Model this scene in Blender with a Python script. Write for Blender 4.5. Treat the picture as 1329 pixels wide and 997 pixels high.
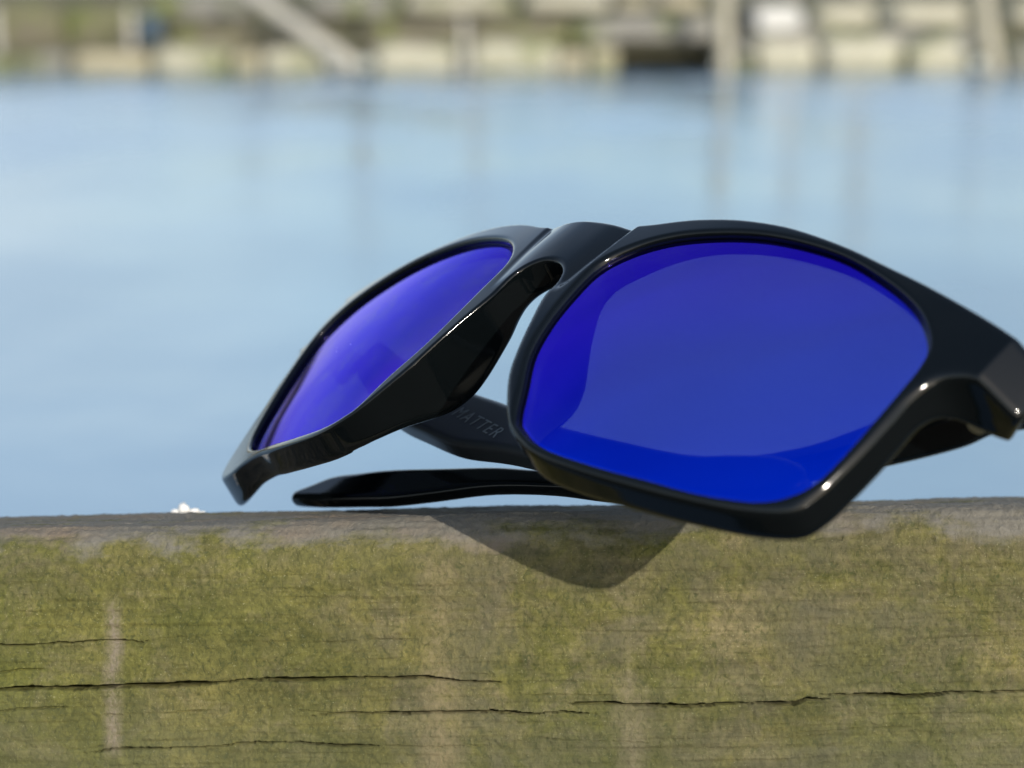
import bpy, math, random
import numpy as np
from mathutils import Matrix, Vector, noise

for o in list(bpy.data.objects): bpy.data.objects.remove(o)
S = bpy.context.scene
COL = S.collection
R_ = math.radians

# ------------------------------------------------------------------ camera
PITCH = R_(11.2)
CAM_H = 1.0
F_PX = 2517.9                       # focal length in photograph pixels (1329 wide)
cam_d = bpy.data.cameras.new('camera'); cam = bpy.data.objects.new('camera', cam_d)
COL.objects.link(cam); S.camera = cam
cam.location = (0, 0, CAM_H); cam.rotation_euler = (math.pi/2 - PITCH, 0, 0)
cam_d.sensor_width = 36; cam_d.lens = F_PX/1329*36
cam_d.clip_start = 0.01; cam_d.clip_end = 3000
cam_d.dof.use_dof = True; cam_d.dof.focus_distance = 0.283; cam_d.dof.aperture_fstop = 16.5
cam_d.dof.aperture_blades = 0
S.render.resolution_x = 1024; S.render.resolution_y = 768

# ------------------------------------------------------------------ world and sun
to_sun = Vector((22.5, -42.95, 19.9)).normalized()
SUN_EL = math.asin(to_sun.z)
W = bpy.data.worlds.new('World'); S.world = W; W.use_nodes = True
nt = W.node_tree; nt.nodes.clear()
out = nt.nodes.new('ShaderNodeOutputWorld'); bg = nt.nodes.new('ShaderNodeBackground')
sky = nt.nodes.new('ShaderNodeTexSky'); sky.sky_type = 'NISHITA'; sky.sun_disc = False
sky.sun_elevation = SUN_EL; sky.sun_rotation = math.atan2(to_sun.x, to_sun.y)
sky.air_density = 1.0; sky.dust_density = 1.0; sky.ozone_density = 1.5
bg.inputs[1].default_value = 0.13
# thin broken cloud over the sky
tcw = nt.nodes.new('ShaderNodeTexCoord'); mpw = nt.nodes.new('ShaderNodeMapping'); mpw.inputs['Scale'].default_value = (1, 1, 1.7)
cn = nt.nodes.new('ShaderNodeTexNoise'); cn.inputs['Scale'].default_value = 2.6; cn.inputs['Detail'].default_value = 2; cn.inputs['Roughness'].default_value = .5; cn.inputs['Distortion'].default_value = .4
cr = nt.nodes.new('ShaderNodeValToRGB'); cr.color_ramp.elements[0].position = .34; cr.color_ramp.elements[0].color = (.04, .04, .04, 1); cr.color_ramp.elements[1].position = .74; cr.color_ramp.elements[1].color = (.85, .85, .85, 1)
cm = nt.nodes.new('ShaderNodeMixRGB'); cm.inputs[2].default_value = (6.6, 7.0, 7.2, 1)
nt.links.new(tcw.outputs['Generated'], mpw.inputs[0]); nt.links.new(mpw.outputs[0], cn.inputs['Vector']); nt.links.new(cn.outputs[0], cr.inputs[0])
spw = nt.nodes.new('ShaderNodeSeparateXYZ'); nt.links.new(tcw.outputs['Generated'], spw.inputs[0])
mrw = nt.nodes.new('ShaderNodeMapRange'); mrw.inputs[1].default_value = .05; mrw.inputs[2].default_value = .75; mrw.inputs[3].default_value = 1.0; mrw.inputs[4].default_value = .10
nt.links.new(spw.outputs[2], mrw.inputs[0]); mlw = nt.nodes.new('ShaderNodeMath'); mlw.operation = 'MULTIPLY'
nt.links.new(cr.outputs[0], mlw.inputs[0]); nt.links.new(mrw.outputs[0], mlw.inputs[1]); nt.links.new(mlw.outputs[0], cm.inputs[0]); nt.links.new(sky.outputs[0], cm.inputs[1]); nt.links.new(cm.outputs[0], bg.inputs[0]); nt.links.new(bg.outputs[0], out.inputs[0])
sd = bpy.data.lights.new('sun', 'SUN'); sun = bpy.data.objects.new('sun', sd); COL.objects.link(sun)
sd.energy = 2.9; sd.angle = R_(0.5); sd.color = (1, 0.93, 0.82)
sun.rotation_euler = to_sun.to_track_quat('Z', 'Y').to_euler(); sun.location = (2, -3, 4)
S.view_settings.view_transform = 'Standard'; S.view_settings.look = 'None'
S.view_settings.exposure = 0.62; S.view_settings.gamma = 1.0
S.render.engine = 'CYCLES'
S.cycles.max_bounces = 8; S.cycles.transparent_max_bounces = 12

# ------------------------------------------------------------------ helpers
def tag(o, label=None, cat=None, group=None, kind=None):
    if label: o['label'] = label
    if cat: o['category'] = cat
    if group: o['group'] = group
    if kind: o['kind'] = kind
    return o

def link(name, me, mat=None, parent=None, smooth=True):
    o = bpy.data.objects.new(name, me); COL.objects.link(o)
    if mat: me.materials.append(mat)
    if smooth and len(me.polygons): me.polygons.foreach_set('use_smooth', [True]*len(me.polygons))
    if parent: o.parent = parent
    return o

def mesh(name, v, f):
    me = bpy.data.meshes.new(name); me.from_pydata([tuple(map(float, p)) for p in v], [], [tuple(map(int, q)) for q in f]); me.update()
    return me

def mesh_quads(name, V, Q):
    V = np.asarray(V, np.float32); Q = np.asarray(Q, np.int32)
    me = bpy.data.meshes.new(name)
    me.vertices.add(len(V)); me.vertices.foreach_set('co', V.ravel())
    me.loops.add(Q.size); me.loops.foreach_set('vertex_index', Q.ravel())
    me.polygons.add(len(Q)); me.polygons.foreach_set('loop_start', np.arange(0, Q.size, 4, dtype=np.int32))
    me.update(calc_edges=True); me.validate()
    return me

class Nodes:
    def __init__(s, name):
        s.m = bpy.data.materials.new(name); s.m.use_nodes = True; s.t = s.m.node_tree; s.t.nodes.clear()
        s.out = s.t.nodes.new('ShaderNodeOutputMaterial')
    def n(s, kind, **kw):
        nd = s.t.nodes.new('ShaderNode'+kind)
        for k, v in kw.items():
            if k in nd.bl_rna.properties: setattr(nd, k, v)
            else: nd.inputs[k.replace('_', ' ')].default_value = v
        return nd
    def l(s, a, b): s.t.links.new(a, b)
    def noise(s, vec, scale, detail=4, rough=.6, stretch=None, dist=0):
        if stretch:
            mp = s.n('Mapping'); mp.inputs['Scale'].default_value = stretch; s.l(vec, mp.inputs[0]); vec = mp.outputs[0]
        t = s.n('TexNoise'); t.inputs['Scale'].default_value = scale; t.inputs['Detail'].default_value = detail
        t.inputs['Roughness'].default_value = rough; t.inputs['Distortion'].default_value = dist
        s.l(vec, t.inputs['Vector']); return t.outputs[0]
    def ramp(s, fac, stops):
        r = s.n('ValToRGB'); e = r.color_ramp.elements
        while len(e) > 1: e.remove(e[0])
        e[0].position = stops[0][0]; c = stops[0][1]; e[0].color = (*c, 1) if len(c) == 3 else c
        for p, c in stops[1:]:
            q = e.new(p); q.color = (*c, 1) if len(c) == 3 else c
        s.l(fac, r.inputs[0]); return r.outputs[0]
    def mix(s, fac, a, b, mode='MIX'):
        m = s.n('MixRGB', blend_type=mode)
        for i, v in enumerate((fac, a, b)):
            if hasattr(v, 'is_output'): s.l(v, m.inputs[i])
            elif i == 0: m.inputs[0].default_value = v
            else: m.inputs[i].default_value = (*v, 1)
        return m.outputs[0]
    def math(s, op, a, b=0.0, clamp=False):
        m = s.n('Math', operation=op); m.use_clamp = clamp
        for i, v in enumerate((a, b)):
            if hasattr(v, 'is_output'): s.l(v, m.inputs[i])
            else: m.inputs[i].default_value = v
        return m.outputs[0]
    def bump(s, h, strength, dist, normal=None):
        b = s.n('Bump'); b.inputs['Strength'].default_value = strength; b.inputs['Distance'].default_value = dist
        s.l(h, b.inputs['Height'])
        if normal: s.l(normal, b.inputs['Normal'])
        return b.outputs[0]
    def finish(s, sh): s.l(sh, s.out.inputs[0]); return s.m

def principled(N, **kw):
    p = N.n('BsdfPrincipled')
    for k, v in kw.items():
        k = k.replace('_', ' ')
        if hasattr(v, 'is_output'): N.l(v, p.inputs[k])
        else: p.inputs[k].default_value = (*v, 1) if isinstance(v, tuple) and len(v) == 3 else v
    return p.outputs[0]

# ------------------------------------------------------------------ materials
def mat_black():
    N = Nodes('black_acetate'); co = N.n('TexCoord').outputs['Object']
    n1 = N.noise(co, 60, 5, .6)
    n2 = N.noise(co, 900, 3, .7)
    rough = N.math('ADD', N.math('MULTIPLY', n1, .07), .035)
    b = N.bump(n2, .02, .0002)
    return N.finish(principled(N, Base_Color=(.002, .003, .0035), Roughness=rough, IOR=1.36, Normal=b,
                               Coat_Weight=0.0))
def mat_satin_lit():
    N = Nodes('satin_black_acetate_lit'); co = N.n('TexCoord').outputs['Object']
    n1 = N.noise(co, 500, 4, .6)
    return N.finish(principled(N, Base_Color=(.018, .022, .026), Roughness=N.math('MULTIPLY_ADD', n1, .1) if False else .36, IOR=1.5, Normal=N.bump(n1, .03, .0002)))  # satin finish; base colour raised to paint in sky light on the upper temple
def mat_lens():
    N = Nodes('mirror_coated_lens'); co = N.n('TexCoord').outputs['Object']
    lw = N.n('LayerWeight'); lw.inputs['Blend'].default_value = .5
    f = lw.outputs['Facing']
    col = N.ramp(f, [(0, (.0, .070, .95)), (.24, (.0, .042, .92)), (.36, (.026, .022, .84)), (.46, (.055, .018, .78)), (.62, (.050, .022, .42)), (.72, (.030, .012, .42)), (.80, (.035, .018, .48)), (.87, (.12, .09, .66)), (.95, (.42, .40, .92))])
    g = N.n('BsdfGlossy'); N.l(col, g.inputs['Color']); sm = N.noise(co, 130, 4, .65)
    N.l(N.ramp(sm, [(.40, (.03,)*3), (.72, (.07,)*3)]), g.inputs['Roughness'])
    haze = N.n('BsdfGlossy'); haze.inputs['Color'].default_value = (.05, .05, .055, 1); haze.inputs['Roughness'].default_value = .28
    tr = N.n('BsdfTransparent'); N.l(N.ramp(f, [(.3, (.28, .29, .28)), (.6, (.17, .17, .17)), (.9, (.05, .05, .05))]), tr.inputs['Color'])
    cl = N.n('BsdfGlossy'); cl.inputs['Color'].default_value = (1, 1, 1, 1); cl.inputs['Roughness'].default_value = .01
    a1 = N.n('AddShader'); N.l(g.outputs[0], a1.inputs[0]); N.l(tr.outputs[0], a1.inputs[1])
    mx = N.n('MixShader'); N.l(N.math('MULTIPLY', N.math('POWER', f, 9.0), .35), mx.inputs[0]); N.l(a1.outputs[0], mx.inputs[1]); N.l(cl.outputs[0], mx.inputs[2])
    N.m.blend_method = 'BLEND' if hasattr(N.m, 'blend_method') else None
    return N.finish(mx.outputs[0])
def mat_lens_back():
    N = Nodes('tinted_lens_back')
    tr = N.n('BsdfTransparent'); tr.inputs['Color'].default_value = (.30, .30, .29, 1)
    g = N.n('BsdfGlossy'); g.inputs['Color'].default_value = (.8, .8, .8, 1); g.inputs['Roughness'].default_value = .02
    lw = N.n('LayerWeight'); lw.inputs['Blend'].default_value = .5
    mx = N.n('MixShader'); N.l(N.math('MULTIPLY', N.math('POWER', lw.outputs['Facing'], 6.0), .5), mx.inputs[0]); N.l(tr.outputs[0], mx.inputs[1]); N.l(g.outputs[0], mx.inputs[2])
    return N.finish(mx.outputs[0])
def mat_simple(name, col, rough=.6, metal=0.0, var=.25, scale=6, bump=0.0):
    N = Nodes(name); co = N.n('TexCoord').outputs['Object']
    n = N.noise(co, scale, 6, .65)
    c = N.mix(n, tuple(x*(1-var) for x in col), tuple(min(1, x*(1+var)) for x in col))
    kw = {}
    if bump: kw['Normal'] = N.bump(n, .6, bump)
    return N.finish(principled(N, Base_Color=c, Roughness=rough, Metallic=metal, **kw))

def mat_wood():
    N = Nodes('weathered_algae_wood'); co = N.n('TexCoord').outputs['Object']
    sep = N.n('SeparateXYZ'); N.l(co, sep.inputs[0]); X, Y, Z = sep.outputs[0], sep.outputs[1], sep.outputs[2]
    big = N.noise(co, 22, 4, .6, (1, 1, 1.3))
    mid = N.noise(co, 110, 5, .7, (1, 1, 1.1), .6)
    fine = N.noise(co, 1250, 5, .72, (1, 1, .7), .9)
    speck = N.noise(co, 3200, 3, .7)
    grain = N.noise(co, 300, 6, .75, (.06, 1, 1), .3)
    # algae film over bare grey-tan wood
    green = N.mix(fine, (.032, .038, .008), (.158, .158, .036))
    green = N.mix(N.ramp(big, [(.4, (0,)*3), (.62, (1,)*3)]), green, N.mix(fine, (.042, .042, .012), (.180, .163, .052)))
    tan = N.mix(grain, (.055, .048, .027), (.19, .165, .095))
    side = N.ramp(N.math('MULTIPLY_ADD', X, 6.0), [(0, (0,)*3), (1, (1,)*3)])
    # more bare wood from the middle to the right
    mr = N.n('MapRange'); N.l(X, mr.inputs[0]); mr.inputs[1].default_value = -.03; mr.inputs[2].default_value = .0; mr.inputs[3].default_value = 0; mr.inputs[4].default_value = .11
    m = N.math('ADD', mid, mr.outputs[0])
    c = N.mix(N.ramp(N.math('ADD', m, N.math('MULTIPLY', N.math('SUBTRACT', fine, .5), .35)), [(.50, (0,)*3), (.72, (.75,)*3)]), green, tan)
    clump = N.noise(co, 520, 4, .7, (1, 1, .8), 1.2)
    c = N.mix(1.0, c, N.ramp(clump, [(.32, (.68, .70, .66)), (.48, (.97,)*3), (.68, (1.32, 1.29, 1.24))]), 'MULTIPLY')
    # dark lichen flecks
    c = N.mix(N.ramp(fine, [(.34, (.75,)*3), (.46, (0,)*3)]), c, (.055, .062, .022))
    c = N.mix(N.ramp(speck, [(.62, (0,)*3), (.75, (.55,)*3)]), c, (.42, .40, .24))
    # greyer and darker film towards the lower part of the face
    low = N.n('MapRange'); N.l(N.math('ADD', Z, N.math('MULTIPLY', big, .016)), low.inputs[0]); low.inputs[1].default_value = -.012; low.inputs[2].default_value = -.032; low.inputs[3].default_value = 0; low.inputs[4].default_value = .55
    c = N.mix(low.outputs[0], c, N.mix(mid, (.05, .055, .026), (.145, .14, .08)))
    patch = N.noise(co, 60, 5, .65, (.7, 1, 1), .8)
    c = N.mix(1.0, c, N.ramp(patch, [(.32, (.70, .74, .70)), (.5, (.98, .98, .98)), (.68, (1.25, 1.2, 1.2))]), 'MULTIPLY')
    c = N.mix(1.0, c, N.ramp(grain, [(.30, (.80,)*3), (.5, (1,)*3), (.7, (1.14, 1.12, 1.1))]), 'MULTIPLY')
    dk = N.noise(co, 48, 4, .6, (.8, 1, 1.1), .5)
    dmr = N.n('MapRange'); N.l(X, dmr.inputs[0]); dmr.inputs[1].default_value = -.04; dmr.inputs[2].default_value = .02; dmr.inputs[3].default_value = .25; dmr.inputs[4].default_value = .8
    c = N.mix(N.math('MULTIPLY', N.ramp(dk, [(.50, (0,)*3), (.66, (1,)*3)]), dmr.outputs[0]), c, N.mix(fine, (.040, .040, .024), (.120, .114, .070)))
    # pale runs down the face at two places
    def run(x0, w, z0, z1, amt, col, c):
        wob = N.math('MULTIPLY', N.math('SUBTRACT', N.noise(co, 90, 2, .5), .5), .0022)
        d = N.math('ABSOLUTE', N.math('SUBTRACT', N.math('ADD', X, wob), x0))
        a = N.math('SUBTRACT', 1.0, N.math('DIVIDE', d, w), True)
        zt = N.n('MapRange'); N.l(Z, zt.inputs[0]); zt.inputs[1].default_value = z0; zt.inputs[2].default_value = z0-.004
        zb = N.n('MapRange'); N.l(Z, zb.inputs[0]); zb.inputs[1].default_value = z1-.002; zb.inputs[2].default_value = z1+.001
        a = N.math('MULTIPLY', N.math('MULTIPLY', a, zt.outputs[0]), zb.outputs[0])
        a = N.math('MULTIPLY', N.math('MULTIPLY', a, N.math('MULTIPLY', N.math('SUBTRACT', N.math('ADD', fine, mid), .72, True), 2.6)), amt, True)
        return N.mix(a, c, col)
    c = run(-.0573, .0017, -.008, -.0305, 1.15, (.19, .16, .115), c)
    c = run(-.0108, .0040, -.003, -.060, .75, (.19, .155, .085), c)
    c = run(.0165, .0030, -.008, -.060, .4, (.19, .16, .10), c)
    # bare grey wood along the worn arris and top
    edge = N.math('ADD', Z, N.math('MULTIPLY', N.math('SUBTRACT', N.noise(co, 130, 5, .65, (.6, 1, 1)), .5), .016))
    em = N.n('MapRange'); N.l(edge, em.inputs[0]); em.inputs[1].default_value = -.0026; em.inputs[2].default_value = .0002
    grey = N.mix(N.math('MULTIPLY_ADD', grain, 1.0) if False else N.mix(.5, grain, fine), (.05, .046, .038), (.25, .232, .19))
    grey = N.mix(N.ramp(N.noise(co, 60, 3, .6, (.6, 1, 1)), [(.55, (0,)*3), (.68, (.5,)*3)]), grey, (.20, .14, .09))
    c = N.mix(em.outputs[0], c, grey)
    h = N.math('ADD', N.math('MULTIPLY', fine, .8), N.math('MULTIPLY', N.math('ADD', grain, N.math('MULTIPLY', speck, .5)), .5))
    b = N.bump(h, .9, .00045)
    return N.finish(principled(N, Base_Color=c, Roughness=.86, Normal=b, Specular_IOR_Level=.25))

def mat_water():
    N = Nodes('water'); co = N.n('TexCoord').outputs['Object']
    n1 = N.noise(co, 1.1, 4, .55, (1, .8, 1)); n2 = N.noise(co, 9, 3, .6, (1, .7, 1))
    b = N.bump(n1, .16, .10); b = N.bump(n2, .12, .02, b)
    fr = N.n('Fresnel'); fr.inputs['IOR'].default_value = 5.0; N.l(b, fr.inputs['Normal'])
    g = N.n('BsdfGlossy'); N.l(N.ramp(N.noise(co, .35, 3, .6, (1, .5, 1)), [(.38, (.13,)*3), (.62, (.30,)*3)]), g.inputs['Roughness']); N.l(b, g.inputs['Normal']); g.inputs['Color'].default_value = (.92, .96, 1, 1)
    d = N.n('BsdfDiffuse'); d.inputs['Color'].default_value = (.09, .17, .22, 1)
    mx = N.n('MixShader'); N.l(fr.outputs[0], mx.inputs[0]); N.l(d.outputs[0], mx.inputs[1]); N.l(g.outputs[0], mx.inputs[2])
    return N.finish(mx.outputs[0])

def mat_stone(name, a, b, moss=.35):
    N = Nodes(name); co = N.n('TexCoord').outputs['Object']; g = N.n('NewGeometry')
    n = N.noise(co, 3, 6, .65); n2 = N.noise(co, 1.6, 4, .6)
    c = N.mix(n, a, b)
    c = N.mix(N.ramp(n2, [(.5, (0,)*3), (.68, (moss*2,)*3)]), c, (.12, .14, .035))
    sep = N.n('SeparateXYZ'); N.l(g.outputs['Position'], sep.inputs[0])
    wl = N.n('MapRange'); N.l(sep.outputs[2], wl.inputs[0]); wl.inputs[1].default_value = .24; wl.inputs[2].default_value = .02
    c = N.mix(N.math('MULTIPLY', wl.outputs[0], .5), c, (.07, .075, .03))
    return N.finish(principled(N, Base_Color=c, Roughness=.85, Normal=N.bump(n, .6, .05)))

M_black = mat_black(); M_lens = mat_lens(); M_lens_back = mat_lens_back(); M_wood = mat_wood(); M_water = mat_water()

# ------------------------------------------------------------------ setting: water, far bank, near quay
def plane(name, x0, x1, y0, y1, z, mat, nx=1, ny=1, fz=None):
    v = []; f = []
    for j in range(ny+1):
        for i in range(nx+1):
            x = x0+(x1-x0)*i/nx; y = y0+(y1-y0)*j/ny
            v.append((x, y, z+(fz(x, y) if fz else 0)))
    for j in range(ny):
        for i in range(nx):
            a = j*(nx+1)+i; f.append((a, a+1, a+nx+2, a+nx+1))
    return link(name, mesh(name, v, f), mat)
BD = 27.6      # distance of the far bank
w = plane('water', -400, 400, -400, BD+1.2, 0, M_water); tag(w, kind='structure')
def PX(u, v, d=BD):
    """metres at distance d for a pixel of the photograph (used for sizing the far bank)"""
    return (u-664.5)/F_PX*d*1.0, CAM_H - v/F_PX*d
M_bank = mat_simple('bank_soil_and_grass', (.095, .09, .05), .9, var=.5, scale=1.2, bump=.1)
def bank_z(x, y):
    t = y-BD
    return min(1.0, max(-.3, -.3+.95*t)) + .10*noise.noise(Vector((x*.5, y*.5, 0))) if t < 60 else 1.0
bk = []
nb = 120
b = plane('bank', -60, 60, BD+.35, BD+9, 0, M_bank, 120, 14, lambda x, y: min(1.17, .18+.42*(y-BD-.35))+.06*noise.noise(Vector((x*.7, y*.7, 0))))
tag(b, kind='structure')
g2 = plane('ground', -1500, 1500, BD+8.5, 1600, 1.16, M_bank); tag(g2, kind='structure')
M_quay = mat_simple('quay_earth', (.055, .045, .03), .9, var=.35, scale=3)
qy = plane('quay', -14, 14, -9, -.05, .25, M_quay, 6, 6); tag(qy, kind='structure')
me = mesh('quay_face', [(-14, -.05, -.5), (14, -.05, -.5), (14, -.05, .25), (-14, -.05, .25)], [(0, 1, 2, 3)])
qf = link('quay_face', me, M_quay); tag(qf, kind='structure')

rng = random.Random(4)
def rough_block(name, x0, x1, y0, y1, z0, z1, mat, seed, amp=.03, n=7):
    v = []; f = []; idx = {}
    def P(i, j, k):
        key = (i, j, k)
        if key in idx: return idx[key]
        a, b_, c = i/n, j/n, k/n
        x = x0+(x1-x0)*a; y = y0+(y1-y0)*b_; z = z0+(z1-z0)*c
        # pull corners in
        ex, ey, ez = abs(2*a-1), abs(2*b_-1), abs(2*c-1)
        cx, cy, cz = (x0+x1)/2, (y0+y1)/2, (z0+z1)/2
        r = .10*(ex**6*ez**6+ey**6*ez**6+ex**6*ey**6)
        x += (cx-x)*r; y += (cy-y)*r; z += (cz-z)*r*1.3
        q = noise.noise_vector(Vector((x*2.5+seed, y*2.5, z*2.5)))*amp+noise.noise_vector(Vector((x*7+seed, y*7, z*7)))*amp*.4
        idx[key] = len(v); v.append((x+q.x, y+q.y, z+q.z)); return idx[key]
    for s in (0, n):
        for i in range(n):
            for j in range(n):
                for ax in range(3):
                    def K(p, q_):
                        t = [p, q_]; t.insert(ax, s); return P(*t)
                    q = [K(i, j), K(i+1, j), K(i+1, j+1), K(i, j+1)]
                    if (s == 0) ^ (ax == 1): q.reverse()
                    f.append(q)
    return link(name, mesh(name, v, f), mat)

stones = [mat_stone('pale_limestone', (.27, .255, .19), (.52, .49, .385), .4),
          mat_stone('tan_limestone', (.24, .21, .14), (.46, .41, .29), .45),
          mat_stone('grey_limestone', (.13, .125, .11), (.27, .26, .225), .6)]
def blk(u0, u1, v0, v1, depth, dist, m, name, label, group, amp=.03):
    x0, z1 = PX(u0, v0, dist); x1, z0 = PX(u1, v1, dist)
    o = rough_block(name, x0, x1, dist, dist+depth, z0, z1, stones[m], u0*.37, amp)
    return tag(o, label, 'stone block', group)
LG = 'stone blocks at the far waterline'
low = [(-340, -190, 60, 1), (-185, -60, 58, 0), (-55, 25, 64, 2), (28, 92, 62, 2), (96, 198, 61, 1), (203, 300, 55, 0), (305, 338, 62, 1), (342, 425, 57, 0), (484, 598, 52, 0), (610, 722, 47, 0), (726, 758, 60, 1), (762, 800, 56, 1),
       (950, 974, 55, 2), (976, 1056, 46, 0), (1064, 1166, 43, 0), (1172, 1258, 45, 0), (1300, 1390, 52, 2), (1396, 1520, 50, 0), (1526, 1660, 54, 1)]
desc = ['long tan block left of the frame at the waterline', 'pale block at the waterline left of the dark corner block', 'dark mossy block in the far left corner of the waterline',
        'small dull grey-green block beside the left corner block', 'tan block on the waterline left of the blue drum', 'pale yellow block on the waterline below the blue drum',
        'narrow tan block between two pale waterline blocks', 'pale block directly left of the foot of the leaning beam', 'broad pale yellow block right of the foot of the leaning beam',
        'pale block in the middle of the waterline row', 'narrow tan block in the middle of the waterline row', 'small mossy tan block against the dark opening',
        'narrow grey block right of the upright timber post', 'pale block with green foot below the white boulder', 'widest pale block in the right of the waterline row',
        'pale block left of the slanting post at the far right', 'dark mossy block at the right edge of the far waterline', 'pale block past the right edge of the far waterline', 'tan block farthest right at the waterline']
for i, (a, b_, v0, m) in enumerate(low):
    blk(a, b_, v0+5, 99, .7+.2*rng.random(), BD+.12*rng.random(), m, 'stone_block', desc[i], LG)
UG = 'ledge stones above the far waterline'
upper = [(524, 668, -6, 17, 0, 'pinkish pale slab of the upper ledge right of the leaning beam'), (676, 790, -8, 14, 0, 'long pale slab of the upper ledge above the middle blocks'), (794, 908, -6, 15, 1, 'pale slab of the upper ledge above the dark opening'),
         (395, 520, -4, 22, 2, 'grey slab of the upper ledge above the leaning beam'), (1050, 1128, 6, 34, 0, 'pale ledge slab right of the white boulder'), (1132, 1246, 4, 35, 0, 'long pale ledge slab left of the slanting post'), (1300, 1400, 6, 32, 0, 'pale ledge slab at the right edge'),
         (962, 982, 4, 30, 2, 'small grey ledge stone right of the timber post'),
         (190, 318, -4, 26, 2, 'grey ledge slab above the blue drum')]
for (a, b_, v0, v1, m, d) in upper:
    blk(a, b_, v0, v1, .9, BD+1.25+.1*rng.random(), m, 'ledge_slab', d, UG, .03)
stones.append(mat_stone('brown_stone', (.07, .062, .04), (.15, .135, .09), .6))
MG = 'middle course stones of the far bank'
for (a, b_, v0, v1, m, d) in [(-60, 90, 4, 60, 3, 'dull olive retaining stone at the far left'), (94, 190, 8, 60, 3, 'grey retaining stone between the two short stakes'), (224, 330, 30, 56, 3, 'tan stone right of the blue drum'), (334, 430, 36, 60, 3, 'mossy stone behind the leaning beam'),
                              (470, 600, 24, 56, 3, 'dark mossy middle stone under the pinkish slab'), (604, 740, 20, 50, 3, 'dark grey middle stone under the long pale slab'), (744, 925, 20, 56, 2, 'grey lintel stone over the dark opening'), (955, 1100, 34, 50, 2, 'grey middle stone under the white boulder'), (1104, 1260, 36, 50, 2, 'grey middle stone left of the slanting post')]:
    blk(a, b_, v0, v1+8, .6, BD+.72, m, 'retaining_stone', d, MG, .03)
x0, z1 = PX(984, 8); x1, z0 = PX(1042, 38)
o = rough_block('boulder', x0, x1, BD+.6, BD+1.1, z0-.06, z1, mat_simple('white_rock', (.50, .49, .46), .8, var=.1), 3.3, .07); tag(o, 'white rounded boulder on the ledge right of the timber post', 'boulder')
# culvert: a dark recess with side walls and back
M_dark = mat_simple('dark_stone', (.035, .032, .028), .8, var=.4, scale=3)  # near-black mottled base colour for the recess and the drum cap
x0, z1 = PX(803, 50); x1, z0 = PX(928, 99)
v = [(x0, BD+.25, z0), (x1, BD+.25, z0), (x1, BD+.25, z1), (x0, BD+.25, z1), (x0, BD+1.6, z0), (x1, BD+1.6, z0), (x1, BD+1.6, z1), (x0, BD+1.6, z1)]
o = link('culvert', mesh('culvert', v, [(4, 5, 6, 7), (0, 4, 7, 3), (1, 2, 6, 5), (3, 7, 6, 2), (0, 1, 5, 4)]), M_dark, smooth=False)
tag(o, 'dark square culvert mouth at the waterline left of the timber post', 'culvert')

def limb(name, p0, p1, r0, r1, mat, seg=14, rings=10, seed=0, rough=.12):
    p0 = Vector(p0); p1 = Vector(p1); ax = (p1-p0); q = ax.to_track_quat('Z', 'Y'); L = ax.length
    v = []; f = []
    for k in range(rings+1):
        t = k/rings
        for i in range(seg):
            a = 2*math.pi*i/seg; r = r0+(r1-r0)*t
            r *= 1+rough*noise.noise(Vector((math.cos(a)*1.5+seed, math.sin(a)*1.5, t*L*1.5)))
            v.append(p0+q @ Vector((math.cos(a)*r, math.sin(a)*r, t*L)))
    for k in range(rings):
        for i in range(seg):
            j = (i+1) % seg; f.append((k*seg+i, k*seg+j, (k+1)*seg+j, (k+1)*seg+i))
    f.append(tuple(range(seg))[::-1]); f.append(tuple(rings*seg+i for i in range(seg)))
    return link(name, mesh(name, v, f), mat)
M_timber = mat_simple('pale_weathered_timber', (.36, .33, .25), .8, var=.25, scale=4, bump=.02)
M_timber2 = mat_simple('grey_weathered_timber', (.36, .34, .29), .8, var=.3, scale=4, bump=.02)
def uv(u, v_, d): x, z = PX(u, v_, d); return (x, d, z)
a = uv(938, 110, BD-.25); b_ = uv(930, -150, BD-.25)
tag(limb('mooring_post', a, b_, .10, .095, M_timber, seed=1), 'upright pale timber post standing at the edge of the dark culvert', 'post')
a = uv(1285, 98, BD-.3); b_ = uv(1252, -60, BD-.3)
tag(limb('mooring_post', a, b_, .115, .10, M_timber, seed=2), 'slanting pale timber post near the right edge of the far bank', 'post')
a = uv(462, 84, BD-.15); b_ = uv(318, -18, BD+.5)
tag(limb('driftwood_beam', a, b_, .12, .11, M_timber2, seed=3, rough=.2), 'pale driftwood beam leaning down the left of the far bank to the water', 'beam')
for (u, v0, v1, d) in [(178, 10, 62, 'short grey stake left of the blue drum'), (604, 22, 92, 'short grey stake between two pale waterline blocks'), (6, 12, 66, 'short grey stake at the far left edge')]:
    tag(limb('stake', uv(u, v1, BD-.05), uv(u-1, v0, BD-.05), .055, .05, M_timber2, seed=u), d, 'stake', 'short stakes along the far bank')
# drum
M_blue = mat_simple('faded_blue_plastic', (.035, .062, .09), .6, var=.2)
e = bpy.data.objects.new('drum', None); COL.objects.link(e); e.location = uv(203, 52, BD+.25); tag(e, 'dark blue drum resting on the left ledge of the far bank', 'drum')
def lathe(name, prof, mat, parent=None, seg=28, loc=(0, 0, 0)):
    v = []; f = []
    for (r, z) in prof:
        for i in range(seg):
            a = 2*math.pi*i/seg; v.append((r*math.cos(a)+loc[0], r*math.sin(a)+loc[1], z+loc[2]))
    for k in range(len(prof)-1):
        for i in range(seg):
            j = (i+1) % seg; f.append((k*seg+i, k*seg+j, (k+1)*seg+j, (k+1)*seg+i))
    return link(name, mesh(name, v, f), mat, parent)
lathe('drum_body', [(0, 0), (.15, 0), (.16, .02), (.165, .12), (.175, .13), (.165, .14), (.165, .24), (.175, .25), (.165, .26), (.16, .34), (.14, .36), (0, .36)], M_blue, e)
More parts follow.
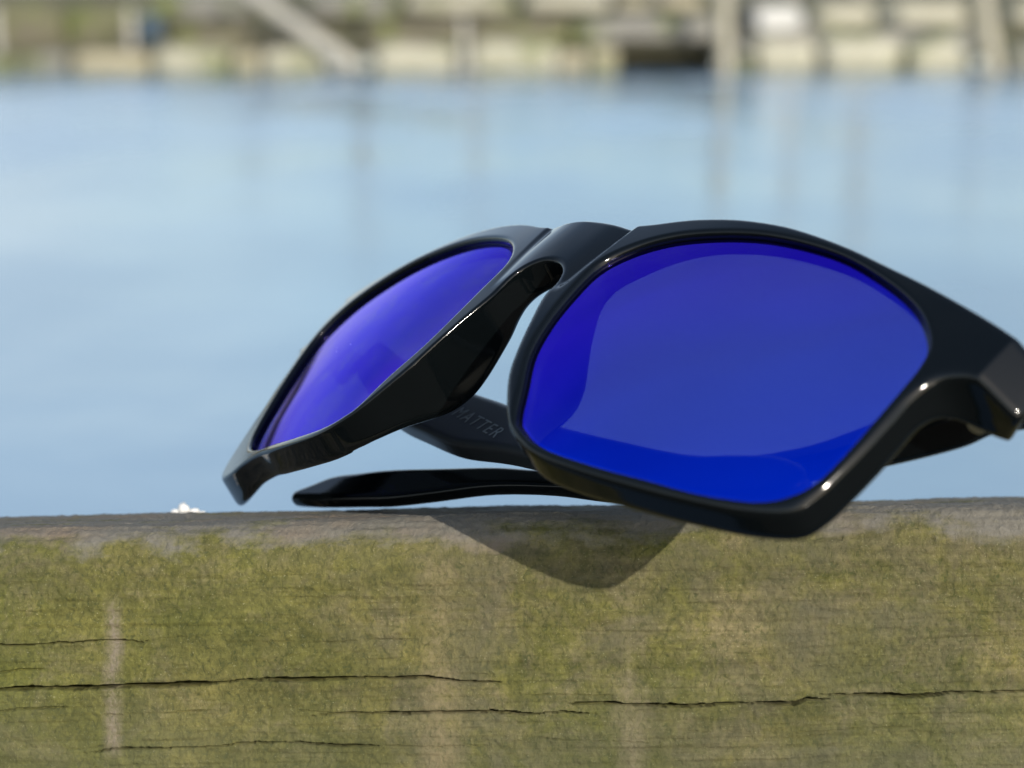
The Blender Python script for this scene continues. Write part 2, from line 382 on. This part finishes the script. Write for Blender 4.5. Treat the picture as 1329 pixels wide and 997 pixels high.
lathe('cap', [(0, .385), (.04, .385), (.04, .36)], M_dark, e, 12, (.06, 0, 0))
# bare poles beyond the frame top, seen only mirrored in the water
for (u, h, r, d) in [(470, 3.2, .10, 'tall thin grey pole rising behind the leaning beam'), (616, 4.0, .07, 'tall thin grey pole rising behind the middle stake'), (1020, 3.4, .08, 'tall thin grey pole rising behind the white boulder'), (1108, 4.4, .10, 'tall grey pole rising behind the right ledge slabs')]:
    x = PX(u, 0, BD+2.6)[0]
    tag(limb('tall_pole', (x, BD+2.6, .5), (x+.05, BD+2.6, h), r, r*.8, M_timber2, seed=u), d, 'pole', 'tall poles behind the far ledge')

# ------------------------------------------------------------------ local frames near the camera
# camera-axes helper: millimetres right / down / forward of the camera -> world metres
cp, sp = math.cos(PITCH), math.sin(PITCH)
C2W = Matrix(((1, 0, 0, 0), (0, -sp, cp, 0), (0, -cp, -sp, CAM_H), (0, 0, 0, 1)))     # columns right, down, forward
MM = .001

# ------------------------------------------------------------------ timber rail
FACE = 277.0; TOPY = 20.15; TOPW = 46.0; ROLL = R_(1.13)
def rail_frame():
    # local X along the rail, local Y away from camera, local Z up (perpendicular to the top)
    right = Vector((math.cos(ROLL), -math.sin(ROLL), 0)); down = Vector((math.sin(ROLL), math.cos(ROLL), 0)); fwd = Vector((0, 0, 1))
    M3 = C2W.to_3x3()
    X = M3 @ right; Y = M3 @ fwd; Z = -(M3 @ down)
    o = C2W @ Vector((0, TOPY*MM, FACE*MM))
    m = Matrix.Identity(4)
    for i in range(3): m[i][0] = X[i]; m[i][1] = Y[i]; m[i][2] = Z[i]; m[i][3] = o[i]
    return m
RAIL = rail_frame()
def px_face(u, v):
    """pixel -> rail local X, Z in metres on its front face"""
    x = (u-664.5)/F_PX*FACE; y = (v-498.5)/F_PX*FACE-TOPY
    c, s = math.cos(ROLL), math.sin(ROLL)
    return (c*x-s*y)*MM, -(s*x+c*y)*MM
cracks = [([(-60, 898), (0, 896.5), (60, 894), (100, 893), (150, 890), (200, 889), (300, 886), (360, 882), (400, 880), (470, 878), (540, 880), (600, 882), (655, 883)], 5.0, 1.6),
          ([(-80, 840), (0, 838), (90, 835), (160, 832), (180, 834), (195, 831)], 2.2, .9),
          ([(-30, 873), (0, 872.5), (60, 870)], 2.0, .7),
          ([(107, 975.6), (180, 971), (250, 968), (322, 964), (394, 964), (450, 967.5), (500, 967)], 2.6, 1.0),
          ([(395, 929), (440, 925.5), (520, 926), (600, 924), (640, 923), (665, 925.5), (690, 926.5), (730, 925.5), (775, 926.5)], 3.0, 1.2),
          ([(735, 913), (780, 914), (830, 914), (880, 914.5), (960, 914), (1030, 914), (1048, 908), (1080, 908.6)], 4.2, 1.5),
          ([(1062, 902), (1100, 903), (1150, 902), (1210, 902), (1240, 900), (1329, 898.5), (1450, 897)], 5.2, 1.7),
          ([(870, 698.5), (980, 700), (1100, 699), (1240, 700), (1400, 699)], 1.4, .4),
          ([(-20, 924), (0, 923), (50, 921), (97, 919)], 2.0, .7), ([(127, 927), (200, 924), (280, 922)], 1.4, .5),
          ([(200, 827), (240, 826), (290, 825)], 1.5, .5), ([(610, 711), (680, 709), (745, 707)], 1.4, .5), ([(175, 705), (250, 708), (345, 707)], 1.5, .5),
          ([(310, 834), (450, 831), (560, 830)], 1.1, .35), ([(680, 903), (760, 902), (800, 902)], 1.3, .4), ([(440, 967), (560, 968), (640, 968)], 1.2, .35),
          ([(1060, 868), (1140, 866), (1220, 866)], 1.1, .35), ([(880, 951), (1010, 951), (1200, 944)], 1.2, .4), ([(380, 920), (440, 925)], 1.6, .5), ([(690, 960), (860, 962), (900, 960)], 1.2, .4)]
def vnoise(x, y, seed=0):
    """smooth value noise in numpy"""
    xi = np.floor(x).astype(np.int64); yi = np.floor(y).astype(np.int64); xf = x-xi; yf = y-yi
    def h(a, b):
        n = (a*374761393+b*668265263+seed*1442695041) & 0x7fffffff
        n = ((n ^ (n >> 13))*1274126177) & 0x7fffffff
        return ((n ^ (n >> 16)) & 0xffff)/65535.0
    u = xf*xf*(3-2*xf); w_ = yf*yf*(3-2*yf)
    return (h(xi, yi)*(1-u)+h(xi+1, yi)*u)*(1-w_)+(h(xi, yi+1)*(1-u)+h(xi+1, yi+1)*u)*w_-.5

def build_rail():
    xs = np.concatenate([np.linspace(-.9, -.11, 60)[:-1], np.linspace(-.11, -.082, 60)[:-1], np.arange(-.082, .082, .00017), np.linspace(.0822, .11, 60), np.linspace(.11, .9, 60)[1:]])
    # cross-section path: down the front face, from the back bottom over the top
    H = .095; r = .0062; TW = TOPW*MM
    path = [];
    path += [(TW, z) for z in np.linspace(-H, -r, 8)]
    path += [(TW-r+r*math.cos(a), -r+r*math.sin(a)) for a in np.linspace(0, math.pi/2, 7)[1:]]
    SL = .00095
    path += [(y, SL*(1-(y-r)/(TW-2*r))) for y in np.linspace(TW-r, r, 150)[1:]]
    path += [(r-r*math.sin(a), -r+(r+SL)*math.cos(a)) for a in np.linspace(0, math.pi/2, 30)[1:]]
    path += [(0, z) for z in np.arange(-r-.00013, -.045, -.00013)]
    path += [(0, z) for z in np.linspace(-.0455, -H, 40)]
    path += [(TW, -H)]
    P = np.array(path); n = len(P); nx = len(xs)
    T = np.roll(P, -1, 0)-np.roll(P, 1, 0); T /= np.linalg.norm(T, axis=1)[:, None]+1e-12
    Nn = np.stack([T[:, 1], -T[:, 0]], 1)        # outward
    arc = np.concatenate([[0], np.cumsum(np.linalg.norm(np.diff(P, axis=0), axis=1))])
    Xg, Ag = np.meshgrid(xs, arc, indexing='ij'); Zg = np.broadcast_to(P[:, 1], Xg.shape); Yg = np.broadcast_to(P[:, 0], Xg.shape)
    d = np.zeros_like(Xg)
    # long soft undulation, fibre ridges and small tufts of algae
    d += .0009*vnoise(Xg*18, Ag*60, 1)+.0004*vnoise(Xg*70, Ag*160, 2)
    wob = Ag+.0010*vnoise(Xg*28, Ag*90, 8)
    d += .00022*vnoise(Xg*60, wob*1500, 3)+.00016*vnoise(Xg*160, wob*3200, 4)
    d += .00020*vnoise(Xg*900, Ag*1100, 5)+.00014*vnoise(Xg*2300, Ag*2300, 6)
    front = (Yg < .002) & (Zg < -.002)
    for pts, wpx, dep in cracks:
        q = np.array([px_face(*p) for p in pts])
        ix = np.where((xs > q[0, 0]-.002) & (xs < q[-1, 0]+.002))[0]
        zc = np.interp(xs[ix], q[:, 0], q[:, 1])
        zc = zc+.00018*vnoise(xs[ix]*900, xs[ix]*0+dep*10, 11)+.00045*vnoise(xs[ix]*160, xs[ix]*0+dep*10, 12)
        t = (xs[ix]-q[0, 0])/(q[-1, 0]-q[0, 0])
        env = np.clip(np.minimum(t, 1-t)*7, 0, 1)**.6*(.75+.9*vnoise(xs[ix]*240, xs[ix]*0, 13+int(wpx*10)))
        half = np.maximum(wpx/2*.125*MM*np.clip(env, .0, 1.3), 1e-6)
        dz = np.abs(Zg[ix]-zc[:, None])/half[:, None]
        prof = np.clip((1.15-dz)*2.2, 0, 1)
        d[ix] -= np.where(front[ix], prof*dep*(4.2 if wpx > 2.1 else 1.3)*MM*np.clip(env, 0, 1)[:, None], 0)
    Yf = Yg+Nn[:, 0]*d; Zf = Zg+Nn[:, 1]*d
    V = np.stack([Xg, Yf, Zf], -1).reshape(-1, 3)
    i = np.arange(nx-1)[:, None]; j = np.arange(n)[None]
    a = i*n+j; b_ = i*n+(j+1) % n; c = (i+1)*n+(j+1) % n; e_ = (i+1)*n+j
    Q = np.stack([a, b_, c, e_], -1).reshape(-1, 4)
    me = mesh_quads('wooden_rail', V, Q)
    o = link('wooden_rail', me, M_wood); o.matrix_world = RAIL
    tag(o, 'thick timber rail with green algae and long dark cracks across the foreground', 'railing')
    return o
build_rail()

# ------------------------------------------------------------------ white crumbs on the rail
def blob(cx_, cy_, cz_, rx, ry, rz, seed, v, f, n=14, m=9):
    base = len(v)
    for j in range(m+1):
        th = math.pi*j/m
        for i in range(n):
            ph = 2*math.pi*i/n; d_ = Vector((math.sin(th)*math.cos(ph), math.sin(th)*math.sin(ph), math.cos(th)))
            k = 1+.30*noise.noise(d_*1.8+Vector((seed, 0, 0)))+.22*noise.noise(d_*4.5+Vector((seed, 3, 0)))
            v.append((cx_+d_.x*rx*k, cy_+d_.y*ry*k, cz_+d_.z*rz*k))
    for j in range(m):
        for i in range(n):
            f.append((base+j*n+i, base+(j+1)*n+i, base+(j+1)*n+(i+1) % n, base+j*n+(i+1) % n))
v = []; f = []
blob(0, 0, .75, .92, .9, .95, 1.1, v, f); blob(-1.35, .1, .3, .75, .6, .42, 4, v, f); blob(1.75, .1, .32, .85, .6, .45, 7, v, f); blob(3.0, .3, .1, .6, .4, .18, 9, v, f)
o = link('crumb', mesh('crumb', [(a*MM, b2*MM, c*MM) for a, b2, c in v], f), mat_simple('chalky_white', (.74, .73, .70), .8, var=.15, scale=900))
o.matrix_world = RAIL @ Matrix.Translation((-54.2*MM, 43*MM, -.1*MM)); tag(o, 'tiny cluster of white crumbs on the rail top left of the sunglasses', 'crumb')

# ------------------------------------------------------------------ sunglasses
# local frame: X wearer's left, Y up, Z out of the front, millimetres; pose solved from the two mirrored lens outlines
R3 = np.array([[0.6853451883019643, 0.5734743728039773, -0.4488085522897596], [0.03554432073387309, -0.6419191289511157, -0.7659480616531438], [-0.7273503792086127, 0.5089862234125058, -0.4603199433452365]])
T3 = np.array([-0.21779318383937665, -11.882655436458572, 275.11319615654514])
GM = Matrix.Identity(4)
for i in range(3):
    for j in range(3): GM[i][j] = R3[i, j]
    GM[i][3] = T3[i]*MM
GLASS = C2W @ GM
def zs(x, y): return -(.004013346*x*x+.003445304*y*y-4.08149e-5*x*x*y-1.163037e-7*x**4)
root = bpy.data.objects.new('sunglasses', None); COL.objects.link(root); root.matrix_world = GLASS
tag(root, 'black sunglasses with blue mirrored lenses resting on their folded temples on the timber rail', 'sunglasses')

def spline(P, m=8, closed=True):
    P = np.asarray(P, float); o = []; n = len(P)
    for i in range(n if closed else n-1):
        g = (lambda k: P[k % n]) if closed else (lambda k: P[min(max(k, 0), n-1)])
        p0, p1, p2, p3 = g(i-1), g(i), g(i+1), g(i+2)
        for k in range(m):
            t = k/m; o.append(.5*((2*p1)+(-p0+p2)*t+(2*p0-5*p1+4*p2-p3)*t*t+(-p0+3*p1-3*p2+p3)*t**3))
    if not closed: o.append(P[-1])
    return np.array(o)

class Grid2:
    """signed distance to a closed outline, sampled on a fine grid (negative inside)"""
    def __init__(s, poly, x0, x1, y0, y1, h=.25):
        s.x0, s.y0, s.h = x0, y0, h
        xs = np.arange(x0, x1+h, h); ys = np.arange(y0, y1+h, h)
        X, Y = np.meshgrid(xs, ys, indexing='ij'); D = np.full(X.shape, 1e9); inside = np.zeros(X.shape, bool)
        A = poly; B = np.roll(poly, -1, 0)
        for (ax, ay), (bx, by) in zip(A, B):
            dx, dy = bx-ax, by-ay; L = dx*dx+dy*dy+1e-12
            t = np.clip(((X-ax)*dx+(Y-ay)*dy)/L, 0, 1)
            D = np.minimum(D, (X-ax-t*dx)**2+(Y-ay-t*dy)**2)
            if ay != by:
                c = ((ay > Y) != (by > Y)) & (X < (bx-ax)*(Y-ay)/(by-ay)+ax); inside ^= c
        s.G = np.where(inside, -1, 1)*np.sqrt(D)
    def __call__(s, x, y):
        a = np.clip((x-s.x0)/s.h, 0, s.G.shape[0]-1.001); b = np.clip((y-s.y0)/s.h, 0, s.G.shape[1]-1.001)
        i = a.astype(int); j = b.astype(int); u = a-i; w = b-j; G = s.G
        return (G[i, j]*(1-u)+G[i+1, j]*u)*(1-w)+(G[i, j+1]*(1-u)+G[i+1, j+1]*u)*w

def smax(a, b, k):
    h = np.maximum(k-np.abs(a-b), 0)/k
    return np.maximum(a, b)+h*h*k*.25
def smin(a, b, k): return -smax(-a, -b, k)
def sstep(a, b, x):
    t = np.clip((x-a)/(b-a), 0, 1); return t*t*(3-2*t)

NORMALS = {}
def set_normals(o, nrm):
    if len(nrm) == len(o.data.vertices): o.data.normals_split_custom_set_from_vertices([tuple(map(float, q)) for q in nrm])
    return o
def surface_net(F, lo, hi, h, name):
    lo = np.array(lo, float); n = np.ceil((np.array(hi)-lo)/h).astype(int)+1
    ax = [lo[i]+h*np.arange(n[i]) for i in range(3)]
    V = np.empty(n, np.float32)
    for i0 in range(0, n[0], 40):
        X, Y, Z = np.meshgrid(ax[0][i0:i0+40], ax[1], ax[2], indexing='ij'); V[i0:i0+40] = F(X, Y, Z)
    sgn = V < 0
    c = np.zeros((n[0]-1, n[1]-1, n[2]-1), np.int8)
    for a in (0, 1):
        for b in (0, 1):
            for d in (0, 1): c += sgn[a:n[0]-1+a, b:n[1]-1+b, d:n[2]-1+d]
    act = (c > 0) & (c < 8); I = np.argwhere(act); ids = -np.ones(c.shape, np.int64); ids[act] = np.arange(len(I))
    acc = np.zeros((len(I), 3)); cnt = np.zeros(len(I))
    cor = [(a, b, d) for a in (0, 1) for b in (0, 1) for d in (0, 1)]
    for p in cor:
        for axx in range(3):
            if p[axx] == 0:
                q = list(p); q[axx] = 1
                va = V[I[:, 0]+p[0], I[:, 1]+p[1], I[:, 2]+p[2]]; vb = V[I[:, 0]+q[0], I[:, 1]+q[1], I[:, 2]+q[2]]
                m = (va < 0) != (vb < 0); t = np.where(m, va/(va-vb+1e-20), 0)
                pt = np.tile(np.array(p, float), (len(I), 1)); pt[:, axx] += t
                acc[m] += pt[m]; cnt[m] += 1
    P = lo+(I+acc/cnt[:, None])*h
    quads = []
    for axx in range(3):
        o1, o2 = [k for k in range(3) if k != axx]
        sl0 = [slice(None)]*3; sl1 = [slice(None)]*3; sl0[axx] = slice(0, -1); sl1[axx] = slice(1, None)
        ch = sgn[tuple(sl0)] != sgn[tuple(sl1)]
        E = np.argwhere(ch); E = E[(E[:, o1] > 0) & (E[:, o2] > 0) & (E[:, o1] < n[o1]-1) & (E[:, o2] < n[o2]-1)]
        def cid(d1, d2):
            q = E.copy(); q[:, o1] -= d1; q[:, o2] -= d2; return ids[q[:, 0], q[:, 1], q[:, 2]]
        q = np.stack([cid(1, 1), cid(0, 1), cid(0, 0), cid(1, 0)], 1)
        flip = sgn[E[:, 0], E[:, 1], E[:, 2]]
        if axx == 1: flip = ~flip
        q[~flip] = q[~flip][:, ::-1]
        quads.append(q)
    Q = np.concatenate(quads)
    # relax onto the true surface
    for _ in range(3):
        e = .02; f0 = F(P[:, 0], P[:, 1], P[:, 2])
        g = np.stack([(F(P[:, 0]+e*(k == 0), P[:, 1]+e*(k == 1), P[:, 2]+e*(k == 2))-f0)/e for k in range(3)], 1)
        P = P-g*np.clip(f0/((g**2).sum(1)+1e-9), -h*.5, h*.5)[:, None]*.9
    e = .22
    g = np.stack([F(P[:, 0]+e*(k == 0), P[:, 1]+e*(k == 1), P[:, 2]+e*(k == 2))-F(P[:, 0]-e*(k == 0), P[:, 1]-e*(k == 1), P[:, 2]-e*(k == 2)) for k in range(3)], 1)
    NORMALS[name] = g/(np.linalg.norm(g, axis=1)[:, None]+1e-9)
    return P, Q

R_half = [(4, 20.5), (8.4, 20.0), (11.6, 20.5), (15.4, 21.8), (18.7, 22.7), (24.2, 23.5), (30, 23.5), (35, 22.9), (43, 21.1), (50, 19), (56, 17.3), (62, 15.4), (67, 13.7), (70.5, 12.3), (74.5, 10.4), (76, 7), (73, 4.4), (68.4, 4.7), (65.9, 4.2),
          (63.8, 2.6), (62.2, -1), (61.2, -5.2), (60.2, -9.3), (58.9, -13.7), (57.5, -17.5), (55.3, -20.7), (50.3, -22.9), (44, -24.3), (38, -25.2), (30, -25.8), (23, -25.5), (18.4, -23.8), (15.2, -21.4), (12.5, -17.8), (10.1, -13.8), (8.4, -9.3), (6.7, -4), (5.3, .6), (4.8, 3.9), (3.9, 7.2), (2, 9.1)]
L_half = [(-x, y) for x, y in R_half]
# left temporal corner stands out further in the photograph
def rep(L, old, new):
    i = L.index(old[0]); j = L.index(old[-1]); return L[:i]+new+L[j+1:]
L_half = rep(L_half, [(-67, 13.7), (-68.4, 4.7)], [(-60.8, 13.6), (-62.6, 10.5), (-63.3, 6.5), (-63.4, 4.8)])
L_half = rep(L_half, [(-62.2, -1), (-50.3, -22.9)], [(-62.6, -1), (-62.4, -5.2), (-62.2, -9.3), (-62.8, -11.5), (-64.2, -15.5), (-65.6, -19.2), (-65.2, -21.4), (-62, -23.2), (-56, -24.1), (-50.3, -24.0)])
outline = spline(R_half+[(0, 9.6)]+L_half[::-1]+[(0, 20.7)], 6)
hole_R = [(16.5, -20.5), (14.3, -15.6), (11.5, -9.6), (10.2, -3.5), (9.7, 2.9), (9.9, 9.4), (12.7, 14), (17.3, 17.3), (23.9, 19.4), (30.8, 20.3), (38.3, 19.8), (44.9, 18.4), (51.8, 15.6), (56.2, 13.1), (58.9, 10.6), (60.8, 7.5), (61.1, 4), (60.3, -1.2), (59, -7.5), (57.7, -12.6), (56.5, -15.9), (55.1, -18), (53, -19.9), (50, -21.3), (44.4, -22.7), (38.4, -23.4), (32.1, -24), (25.2, -24), (21, -23.3), (18.3, -22)]
holeR = spline(hole_R, 6); holeL = holeR*np.array([-1, 1])
BX = (-80, 80, -32, 32)
G_out = Grid2(outline, *BX); G_R = Grid2(holeR, 0, 80, -32, 32); 
def F_front(x, y, z):
    w = z-zs(x, y); ax = np.abs(x)
    # thickness: deeper along the nose flanks and at the lugs
    nose = sstep(28, 10, ax)*np.exp(-((y+8)/10.5)**2)
    lug = sstep(61, 68, ax)*sstep(-2, 4, y)
    lug = lug*np.where(x > 0, 1.0, .35)
    dep = 5.6-1.3*sstep(4, 17, y)*sstep(8, 24, ax)*sstep(68, 54, ax)+1.2*sstep(-48, -64, x)*sstep(-6, -18, y)+6.2*nose+5.0*lug-.5*sstep(12, 8, ax)*sstep(1, 6, y)-1.5*np.clip(x-68.8, 0, 5.2)
    # the bridge lies a little behind the rims
    br = sstep(8.8+.12*(y-12), 7.0+.12*(y-12), ax)*sstep(2, 6, y)
    top = br*(-.30-.55*sstep(-6, 3, x)+.95*(1-(x/8)**2)-.15*sstep(2, 7, x))
    top = top-.98*np.clip(x-(68.2+.25*(y-4.7)), 0, 9)
    # draft: the flanks lean outwards to the back on the nose side
    do = G_out(x, y)+.12*np.clip(-w, 0, 8)*nose-.06*np.clip(-w, 0, 6)*(1-nose)*(ax > 20)
    dh = G_R(ax, y)
    # lens groove: opening a touch wider in front of the lens
    hole = -dh
    f = smax(do, w-top, .6+.6*sstep(-6, 4, x))
    f = smax(f, -(w+dep), 2.2)
    hole = hole-.22*np.clip(-w-3.5, 0, 9)*nose
    f = smax(f, hole+.12*np.clip(w+2.4, 0, 3), .8)
    return f
P, Q = surface_net(F_front, (-77, -29, -42), (78, 27, 3), .33, 'front')
me = mesh_quads('frame_front', P*MM, Q)
front = set_normals(link('frame_front', me, M_black, root), NORMALS['front'])

# lenses
def build_lens(side):
    V = []; F = []; NR = 26
    c = holeR.mean(0); pts = c+(holeR-c)*1.015; n = len(pts)
    for back in (0, 1):
        base = len(V)
        for r in range(NR+1):
            t = r/NR
            q = c+(pts-c)*t
            for (x, y) in q:
                # slightly stronger curve than the frame: the middle domes forward
                dome = .9*(1-t*t)
                V.append((x*side, y, zs(x, y)-1.15+dome*.6-1.9*back))
        for r in range(NR):
            for i in range(n):
                j = (i+1) % n; a = base+r*n+i; b_ = base+r*n+j; c_ = base+(r+1)*n+j; d = base+(r+1)*n+i
                qd = (a, d, c_, b_)
                F.append(qd if (back == 0) ^ (side < 0) else qd[::-1])
    o = NR*n; b2 = (NR+1)*n
    for i in range(n):
        j = (i+1) % n; F.append((o+i, o+j, b2+o+j, b2+o+i))
    me = mesh('lens', np.array(V)*MM, F)
    import bmesh
    bm = bmesh.new(); bm.from_mesh(me); bmesh.ops.remove_doubles(bm, verts=bm.verts, dist=1e-7); bmesh.ops.recalc_face_normals(bm, faces=bm.faces); bm.to_mesh(me); bm.free()
    me.materials.append(M_lens); me.materials.append(M_lens_back)
    for p in me.polygons:
        p.material_index = 0 if p.normal.z > .35 else 1
    return link('lens', me, None, root)
build_lens(1); build_lens(-1)

# temples, folded behind the front
T_bot = [(67, 11.5), (62.5, 10.2), (59, 7.2), (50, 2.6), (40, -1.4), (30, -4.3), (20, -6.6), (9.4, -8.1), (-2.7, -8.9), (-15, -10.1), (-26, -13), (-34, -15), (-41, -16), (-50, -17.2), (-56, -17.6), (-59, -16.9), (-60.3, -15), (-59.4, -12.8)]
T_top = [(-55.5, -11.2), (-50, -9.2), (-43, -7.6), (-32, -5.6), (-20, -4), (-8, -2), (5, .3), (20, 3.0), (35, 6.8), (50, 11.4), (58, 15), (64, 17.2), (67.5, 17.2), (69, 15), (69, 12.6)]
T_poly = spline(T_bot+T_top, 6)
A_top = [(-54.8, -13.8), (-51.2, -11.3), (-46, -9.9), (-39.4, -8.4), (-28, -6.9), (-16.8, -5.5), (-6, -5), (5, -3.2), (18, -1.4), (28, -.4), (38, 2.4), (44, 5.6), (50, 9.2), (58, 13.4), (64, 16), (67.5, 16.4), (69, 15), (69, 12.6)]
G_A = Grid2(spline([q if q[1] > -3 or q[0] < 5 else (q[0], q[1]-.9) for q in T_bot[:-3]+[(-57.2, -17.2), (-57.4, -15.8)]]+A_top, 6), -66, 76, -24, 24)
B_bot = [(67, 11.5), (62.5, 10.2), (59, 7.2), (50, 2.6), (40, -1.4), (30, -4.3), (20, -6.6), (9.4, -8.4), (-2.7, -9.8), (-15, -11.4), (-25, -13.2), (-34, -14), (-41, -13.4), (-46, -11.6), (-47.6, -9), (-46, -6.6)]
B_top = [(-41, -5.2), (-34, -5.4), (-26.7, -5.9), (-14.8, -4.6), (3.6, -1.8), (17, 1.9), (27, 4.2), (38, 7.6), (50, 11.4), (58, 15), (64, 17.2), (67.5, 17.2), (69, 15), (69, 12.6)]
G_B = Grid2(spline([(min(q[0], 62.5) if q[0] < 68 else 63.2, q[1]-(1.4 if 15 < q[0] < 45 and q in B_bot else 0)) for q in B_bot+B_top], 6), -66, 76, -24, 24)
G_T = Grid2(T_poly, -66, 76, -24, 24)
def temple(side, zc, lift, G_T):
    def F(x, y, z):
        ear = sstep(22, -6, x)*(side > 0)
        zz = zc+lift(x)-.7*ear
        tt = 2.0-.7*ear+.9*sstep(40, 62, x)
        return smax(G_T(x, y), np.abs(z-zz)-tt, 1.3)
    P, Q = surface_net(F, (-64, -22, zc-8), (73, 21, zc+9), .42, 'temple')
    P = P.copy(); P[:, 0] *= side
    if side < 0: Q = Q[:, ::-1]
    me = mesh_quads('temple', P*MM, Q)
    return set_normals(link('temple', me, M_black if side > 0 else mat_satin_lit(), root), NORMALS['temple']*np.array([side, 1, 1]))
liftA = lambda x: 1.2*sstep(30, 66, x)
liftB = lambda x: .0*x
tA = temple(1, -28.4, liftA, G_A)
tB = temple(-1, -23.3, lambda x: -2.2*sstep(45, 68, x)+.6*sstep(-20, -60, x), G_B)
tA['label'] = 'lower folded temple whose rounded tip rests on the rail'
tB['label'] = 'upper folded temple with pale capitals on its inner side'

# hinges: metal leaf, knuckles and screw at each end
M_metal = mat_simple('dull_hinge_metal', (.30, .27, .22), .35, metal=1.0, var=.1, scale=400)
def box(x0, x1, y0, y1, z0, z1, v, f):
    b_ = len(v); v += [(x0, y0, z0), (x1, y0, z0), (x1, y1, z0), (x0, y1, z0), (x0, y0, z1), (x1, y0, z1), (x1, y1, z1), (x0, y1, z1)]
    f += [tuple(b_+k for k in q) for q in ((3, 2, 1, 0), (4, 5, 6, 7), (0, 1, 5, 4), (1, 2, 6, 5), (2, 3, 7, 6), (3, 0, 4, 7))]
for side, zc, par in ((1, -27.2, tA), (-1, -25.2, tB)):
    v = []; f = []
    box(64.4, 66.2, 7.2, 12.4, zc+.6, zc+4.5, v, f)
    for k in range(3):
        b_ = len(v); y0 = 6.4+k*2.1; y1 = y0+1.8
        for yy in (y0, y1):
            for i in range(14):
                a = 2*math.pi*i/14; v.append((63.6+1.25*math.cos(a), yy, zc+2.2+1.25*math.sin(a)))
        for i in range(14): j = (i+1) % 14; f.append((b_+i, b_+j, b_+14+j, b_+14+i))
        f.append(tuple(b_+i for i in range(14))); f.append(tuple(b_+14+i for i in range(14))[::-1])
    v = [(a*side*MM, b2*MM, c*MM) for a, b2, c in v]
    link('hinge', mesh('hinge', v, f), M_metal, par, smooth=False)

# lettering printed on the inner side of the upper temple
M_print = mat_simple('grey_print', (.16, .19, .21), .5, var=.05)
tc = bpy.data.curves.new('lettering', 'FONT'); tc.body = 'MATTER'; tc.size = 3.2; tc.space_character = 1.3; tc.shear = .25; tc.extrude = .02
to = bpy.data.objects.new('tmp', tc); COL.objects.link(to); bpy.context.view_layer.update()
me = bpy.data.meshes.new_from_object(to.evaluated_get(bpy.context.evaluated_depsgraph_get())); bpy.data.objects.remove(to)
lt = link('lettering', me, M_print, tB, smooth=False)
lt.matrix_local = Matrix.Translation((-26.0*MM, -1.9*MM, (-23.3+2.03)*MM)) @ Matrix.Rotation(R_(-18), 4, 'Z') @ Matrix.Scale(MM, 4)

# dust on the far lens
v = []; f = []
for (x, y, r) in ((-42.5, -3.5, .10), (-41, -4.8, .08), (-44, -2.2, .07), (-38.2, -3.2, .13)):
    blob(x, y, zs(x, y)-1.15+.45, r, r, r*.7, x, v, f, 8, 5)
link('dust', mesh('dust', [(a*MM, b2*MM, c*MM) for a, b2, c in v], f), mat_simple('pale_dust', (.8, .8, .8), .7, var=.05), root)
